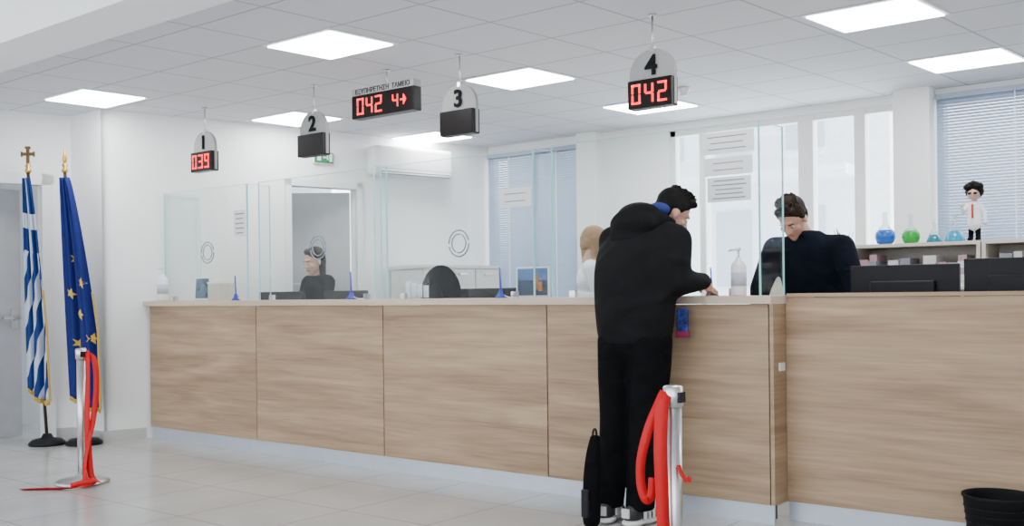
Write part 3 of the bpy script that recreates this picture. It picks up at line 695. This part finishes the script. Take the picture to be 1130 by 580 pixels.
# --- customer at the counter
g=grp('customer_man')
blob('trousers',[('e',(-2.77,4.50,.93),(.180,.145,.12)),
  ('l',[(-2.862,4.495,.95,.108,.130),(-2.868,4.49,.75,.102,.118),(-2.875,4.48,.52,.086,.096),(-2.872,4.44,.30,.078,.088),(-2.870,4.40,.12,.072,.082),(-2.870,4.395,.075,.070,.084)]),
  ('l',[(-2.675,4.495,.95,.108,.130),(-2.680,4.49,.75,.102,.118),(-2.695,4.48,.52,.086,.096),(-2.700,4.45,.30,.078,.088),(-2.700,4.42,.12,.072,.082),(-2.700,4.415,.075,.070,.084)])],PANTS,g,.010,8)
blob('jacket',[('l',[(-2.772,4.500,.905,.178,.142),(-2.772,4.500,.935,.200,.158),(-2.778,4.510,1.01,.212,.168),(-2.790,4.535,1.14,.226,.178),(-2.800,4.575,1.28,.242,.182),(-2.805,4.615,1.40,.240,.165),(-2.80,4.645,1.48,.205,.135),(-2.785,4.67,1.54,.140,.105),(-2.77,4.69,1.58,.085,.08)]),
  ('c',(-2.98,4.63,1.455),(-2.625,4.64,1.455),.082,.082),
  ('c',(-2.61,4.65,1.440),(-2.575,4.585,1.22),.088,.076),('c',(-2.575,4.585,1.22),(-2.50,4.735,1.228),.074,.048),
  ('c',(-2.985,4.65,1.440),(-3.02,4.67,1.21),.088,.070),('c',(-3.02,4.67,1.21),(-2.90,4.78,1.225),.066,.046)],JACKET,g,.010,22)
blob('hood',[('e',(-2.81,4.575,1.53),(.145,.095,.090)),('e',(-2.83,4.545,1.46),(.115,.062,.085)),('c',(-2.90,4.71,1.545),(-2.90,4.60,1.55),.036,.058),('c',(-2.68,4.72,1.535),(-2.70,4.61,1.55),.034,.055),('e',(-2.80,4.60,1.585),(.120,.085,.065))],JACKET,g,.009,8)
blob('hem_band',[('e',(-2.772,4.500,.925),(.192,.152,.030)),('e',(-2.772,4.500,.900),(.186,.148,.024))],PANTS,g,.009,2)
blob('hood_lining',[('e',(-2.742,4.70,1.612),(.072,.045,.040))],mat('blue_lining',(.010,.022,.16),.8),g,.008,2)
head(g,(-2.705,4.785,1.595),(.50,.66,-.56),SKIN,HAIRB,'short',(-2.76,4.67,1.50))
hand(g,(-2.495,4.765,1.205),(-.10,.80,-.25),(.45,.1,.9),.75,SKIN,-1)
cyl('held_pen',(-2.505,4.85,1.16),(-2.49,4.80,1.30),.004,.004,BLUE,g,10)
hand(g,(-2.885,4.795,1.195),(.75,.45,-.25),(0,0,1),.35,SKIN,1)
for i,(sx,sy,rz) in enumerate(((-2.875,4.40,.25),(-2.70,4.42,-.15))):
    M=Matrix.Translation((sx,sy,0))@Matrix.Rotation(rz,4,'Z')
    blob('shoe_upper',[('e',(0,-.06,.06),(.046,.058,.045)),('e',(0,.03,.052),(.048,.09,.038)),('e',(0,.11,.042),(.049,.06,.028)),('c',(0,-.05,.07),(0,-.03,.12),.042,.046)],mat('shoe_black',(.012,.012,.014),.5),g,.006,3,M)
    blob('shoe_sole',[('e',(0,-.05,.022),(.052,.078,.021)),('e',(0,.04,.022),(.053,.09,.021)),('e',(0,.11,.022),(.054,.068,.021))],SOLE,g,.006,2,M)
    bm=bmesh.new()
    for s in (-1,1):
        for k in range(3):
            addbox(bm,(s*.046-.006,-.025+k*.032,.038),(s*.046+.006,-.010+k*.032,.085),M)
    addbox(bm,(-.022,-.122,.05),(.022,-.110,.095),M)
    finish(bm,'shoe_stripes',SOLE,g)
g=grp('patterned_pouch'); M=Matrix.Translation((-2.60,4.695,1.015))@Matrix.Rotation(.2,4,'Z')
box('pouch',(-.032,-.016,-.075),(.032,.016,.075),mat('pouch_print',(.035,.05,.22),.6,var=.9,nscale=40,spec=.2),g,M,.012); box('flap',(-.034,-.019,-.078),(.034,.018,-.045),mat('pouch_red',(.30,.03,.08),.6,spec=.2),g,M,.006)
g=grp('black_shoulder_bag')
blob('bag_body',[('l',[(-2.86,4.215,.01,.034,.040),(-2.86,4.215,.05,.042,.050),(-2.858,4.218,.22,.042,.052),(-2.856,4.23,.36,.036,.042),(-2.854,4.245,.46,.022,.024)])],PANTS,g,.007,3)
box('front_pocket',(-2.885,4.155,.06),(-2.840,4.172,.20),BLACK,g,None,.008)
tube('strap',[(-2.862,4.235,.44),(-2.860,4.24,.485),(-2.852,4.25,.485),(-2.850,4.255,.44)],.006,BLACK,g)

# --- employee standing and leaning over the desk
g=grp('pharmacist_man')
cx,cy=-2.385,5.84
blob('sweater',[('l',[(cx,cy+.20,.90,.175,.125),(cx,cy+.15,1.05,.180,.130),(cx,cy+.08,1.22,.195,.135),(cx,cy+.02,1.38,.205,.130),(cx,cy-.01,1.46,.165,.10),(cx,cy-.03,1.53,.085,.075)]),('c',(cx-.19,cy,1.43),(cx+.19,cy,1.43),.075,.075),
  ('c',(cx+.205,cy,1.425),(cx+.295,cy-.03,1.18),.078,.062),('c',(cx+.295,cy-.03,1.18),(cx+.37,cy-.16,.86),.060,.042),
  ('c',(cx-.205,cy,1.43),(cx-.285,cy-.05,1.19),.078,.064),('c',(cx-.285,cy-.05,1.19),(cx-.24,cy-.22,.86),.062,.042)],NAVY,g,.012,8)
blob('trousers',[('e',(cx,cy+.22,.90),(.165,.12,.12)),('c',(cx-.09,cy+.24,.85),(cx-.10,cy+.27,.48),.085,.062),('c',(cx-.10,cy+.27,.48),(cx-.10,cy+.30,.09),.062,.045),('c',(cx+.09,cy+.24,.85),(cx+.10,cy+.27,.48),.085,.062),('c',(cx+.10,cy+.27,.48),(cx+.10,cy+.30,.09),.062,.045)],PANTS,g,.012,4)
blob('shoes',[('e',(cx-.10,cy+.26,.04),(.045,.13,.04)),('e',(cx+.10,cy+.26,.04),(.045,.13,.04))],BLACK,g,.008,2)
head(g,(cx-.04,cy-.13,1.60),(-.05,-.72,-.66),SKIN,HAIRN,'short',(cx,cy-.02,1.47))
hand(g,(cx+.375,cy-.18,.82),(.1,-.85,-.15),(0,-.1,1),.25,SKIN,-1)
hand(g,(cx-.235,cy-.25,.82),(.2,-.85,-.15),(0,-.1,1),.25,SKIN,1)
# --- seated women
def seated(name,cx,cy,zt,f,top,skin,hair,style):
    g=grp(name); F=V((f[0],f[1],0)).normalized(); Rt=V((F.y,-F.x,0))
    def p(a,b,z): q=V((cx,cy,0))+F*a+Rt*b; return (q.x,q.y,z)
    Rm=Matrix(((Rt.x,F.x,0),(Rt.y,F.y,0),(0,0,1)))
    sh=zt-.30; hp=sh-.47
    blob('top',[('e',p(0,0,hp+.05),(.155,.12,.13),Rm),('e',p(0,0,hp+.22),(.14,.105,.15),Rm),('e',p(.01,0,sh-.09),(.155,.11,.13),Rm),('c',p(0,-.145,sh),p(0,.145,sh),.060,.060),('c',p(0,0,sh),p(.01,0,sh+.04),.06,.05),
      ('c',p(0,.165,sh-.01),p(.06,.20,sh-.26),.058,.045),('c',p(.06,.20,sh-.26),p(.27,.12,sh-.30),.044,.033),('c',p(0,-.165,sh-.01),p(.06,-.20,sh-.26),.058,.045),('c',p(.06,-.20,sh-.26),p(.27,-.12,sh-.30),.044,.033)],top,g,.011,6)
    blob('trousers',[('e',p(.02,0,hp-.02),(.17,.15,.10),Rm),('c',p(.05,.09,hp-.02),p(.42,.09,hp),.078,.058),('c',p(.42,.09,hp),p(.40,.09,.12),.056,.042),('c',p(.05,-.09,hp-.02),p(.42,-.09,hp),.078,.058),('c',p(.42,-.09,hp),p(.40,-.09,.12),.056,.042)],PANTS,g,.012,4)
    blob('shoes',[('e',p(.45,.09,.04),(.04,.11,.04),Rm),('e',p(.45,-.09,.04),(.04,.11,.04),Rm)],BLACK,g,.008,2)
    head(g,p(.04,0,zt-.125),f,skin,hair,style,p(0,0,sh+.05))
    hand(g,p(.30,.115,sh-.31),tuple(F*.9+V((0,0,-.2))),(0,0,1),.35,skin,-1); hand(g,p(.30,-.115,sh-.31),tuple(F*.9+V((0,0,-.2))),(0,0,1),.35,skin,1)
    c=grp('office_stool'); b=p(-.02,0,0)
    lathe('seat',[(.10,-.04),(.20,-.035),(.21,-.01),(.19,0)],(b[0],b[1],hp-.115),BLACK,c)
    bm=bmesh.new(); addcyl(bm,(b[0],b[1],.06),(b[0],b[1],hp-.14),.025,.025)
    for k in range(5):
        an=k*2*math.pi/5; addcyl(bm,(b[0],b[1],.08),(b[0]+.26*math.cos(an),b[1]+.26*math.sin(an),.03),.02,.016)
    finish(bm,'base',STEEL,c)
seated('pharmacist_woman',-7.00,6.02,1.61,(-.10,-.96,-.24),TOPB,SKIN2,HAIRN,'long')
seated('blonde_pharmacist_woman',-4.20,6.2,1.66,(.70,.55,-.35),COAT,SKIN2,HAIRY,'bob')

# ---------------------------------------------------------------- world + camera
w=bpy.data.worlds.new('world'); scene.world=w; w.use_nodes=True; nt=w.node_tree
bg=nt.nodes['Background']; bg.inputs[0].default_value=(.86,.93,1,1)
tc=nt.nodes.new('ShaderNodeTexCoord'); sp=nt.nodes.new('ShaderNodeSeparateXYZ'); nt.links.new(tc.outputs['Generated'],sp.inputs[0])
nt.links.new(math_node(nt,'ADD',math_node(nt,'MULTIPLY',sp.outputs[1],3.2),7.0),bg.inputs[1])
cam=bpy.data.cameras.new('camera'); co=bpy.data.objects.new('camera',cam); COL.objects.link(co)
cam.sensor_width=36; cam.lens=1120/1130*36; cam.shift_y=35/1130; cam.clip_end=200
co.matrix_world=Matrix.Translation((0,0,1.17))@Matrix.Rotation(math.radians(38.5),4,'Z')@Matrix.Rotation(math.pi/2,4,'X')@Matrix.Rotation(math.radians(-.66),4,'Z')
scene.camera=co
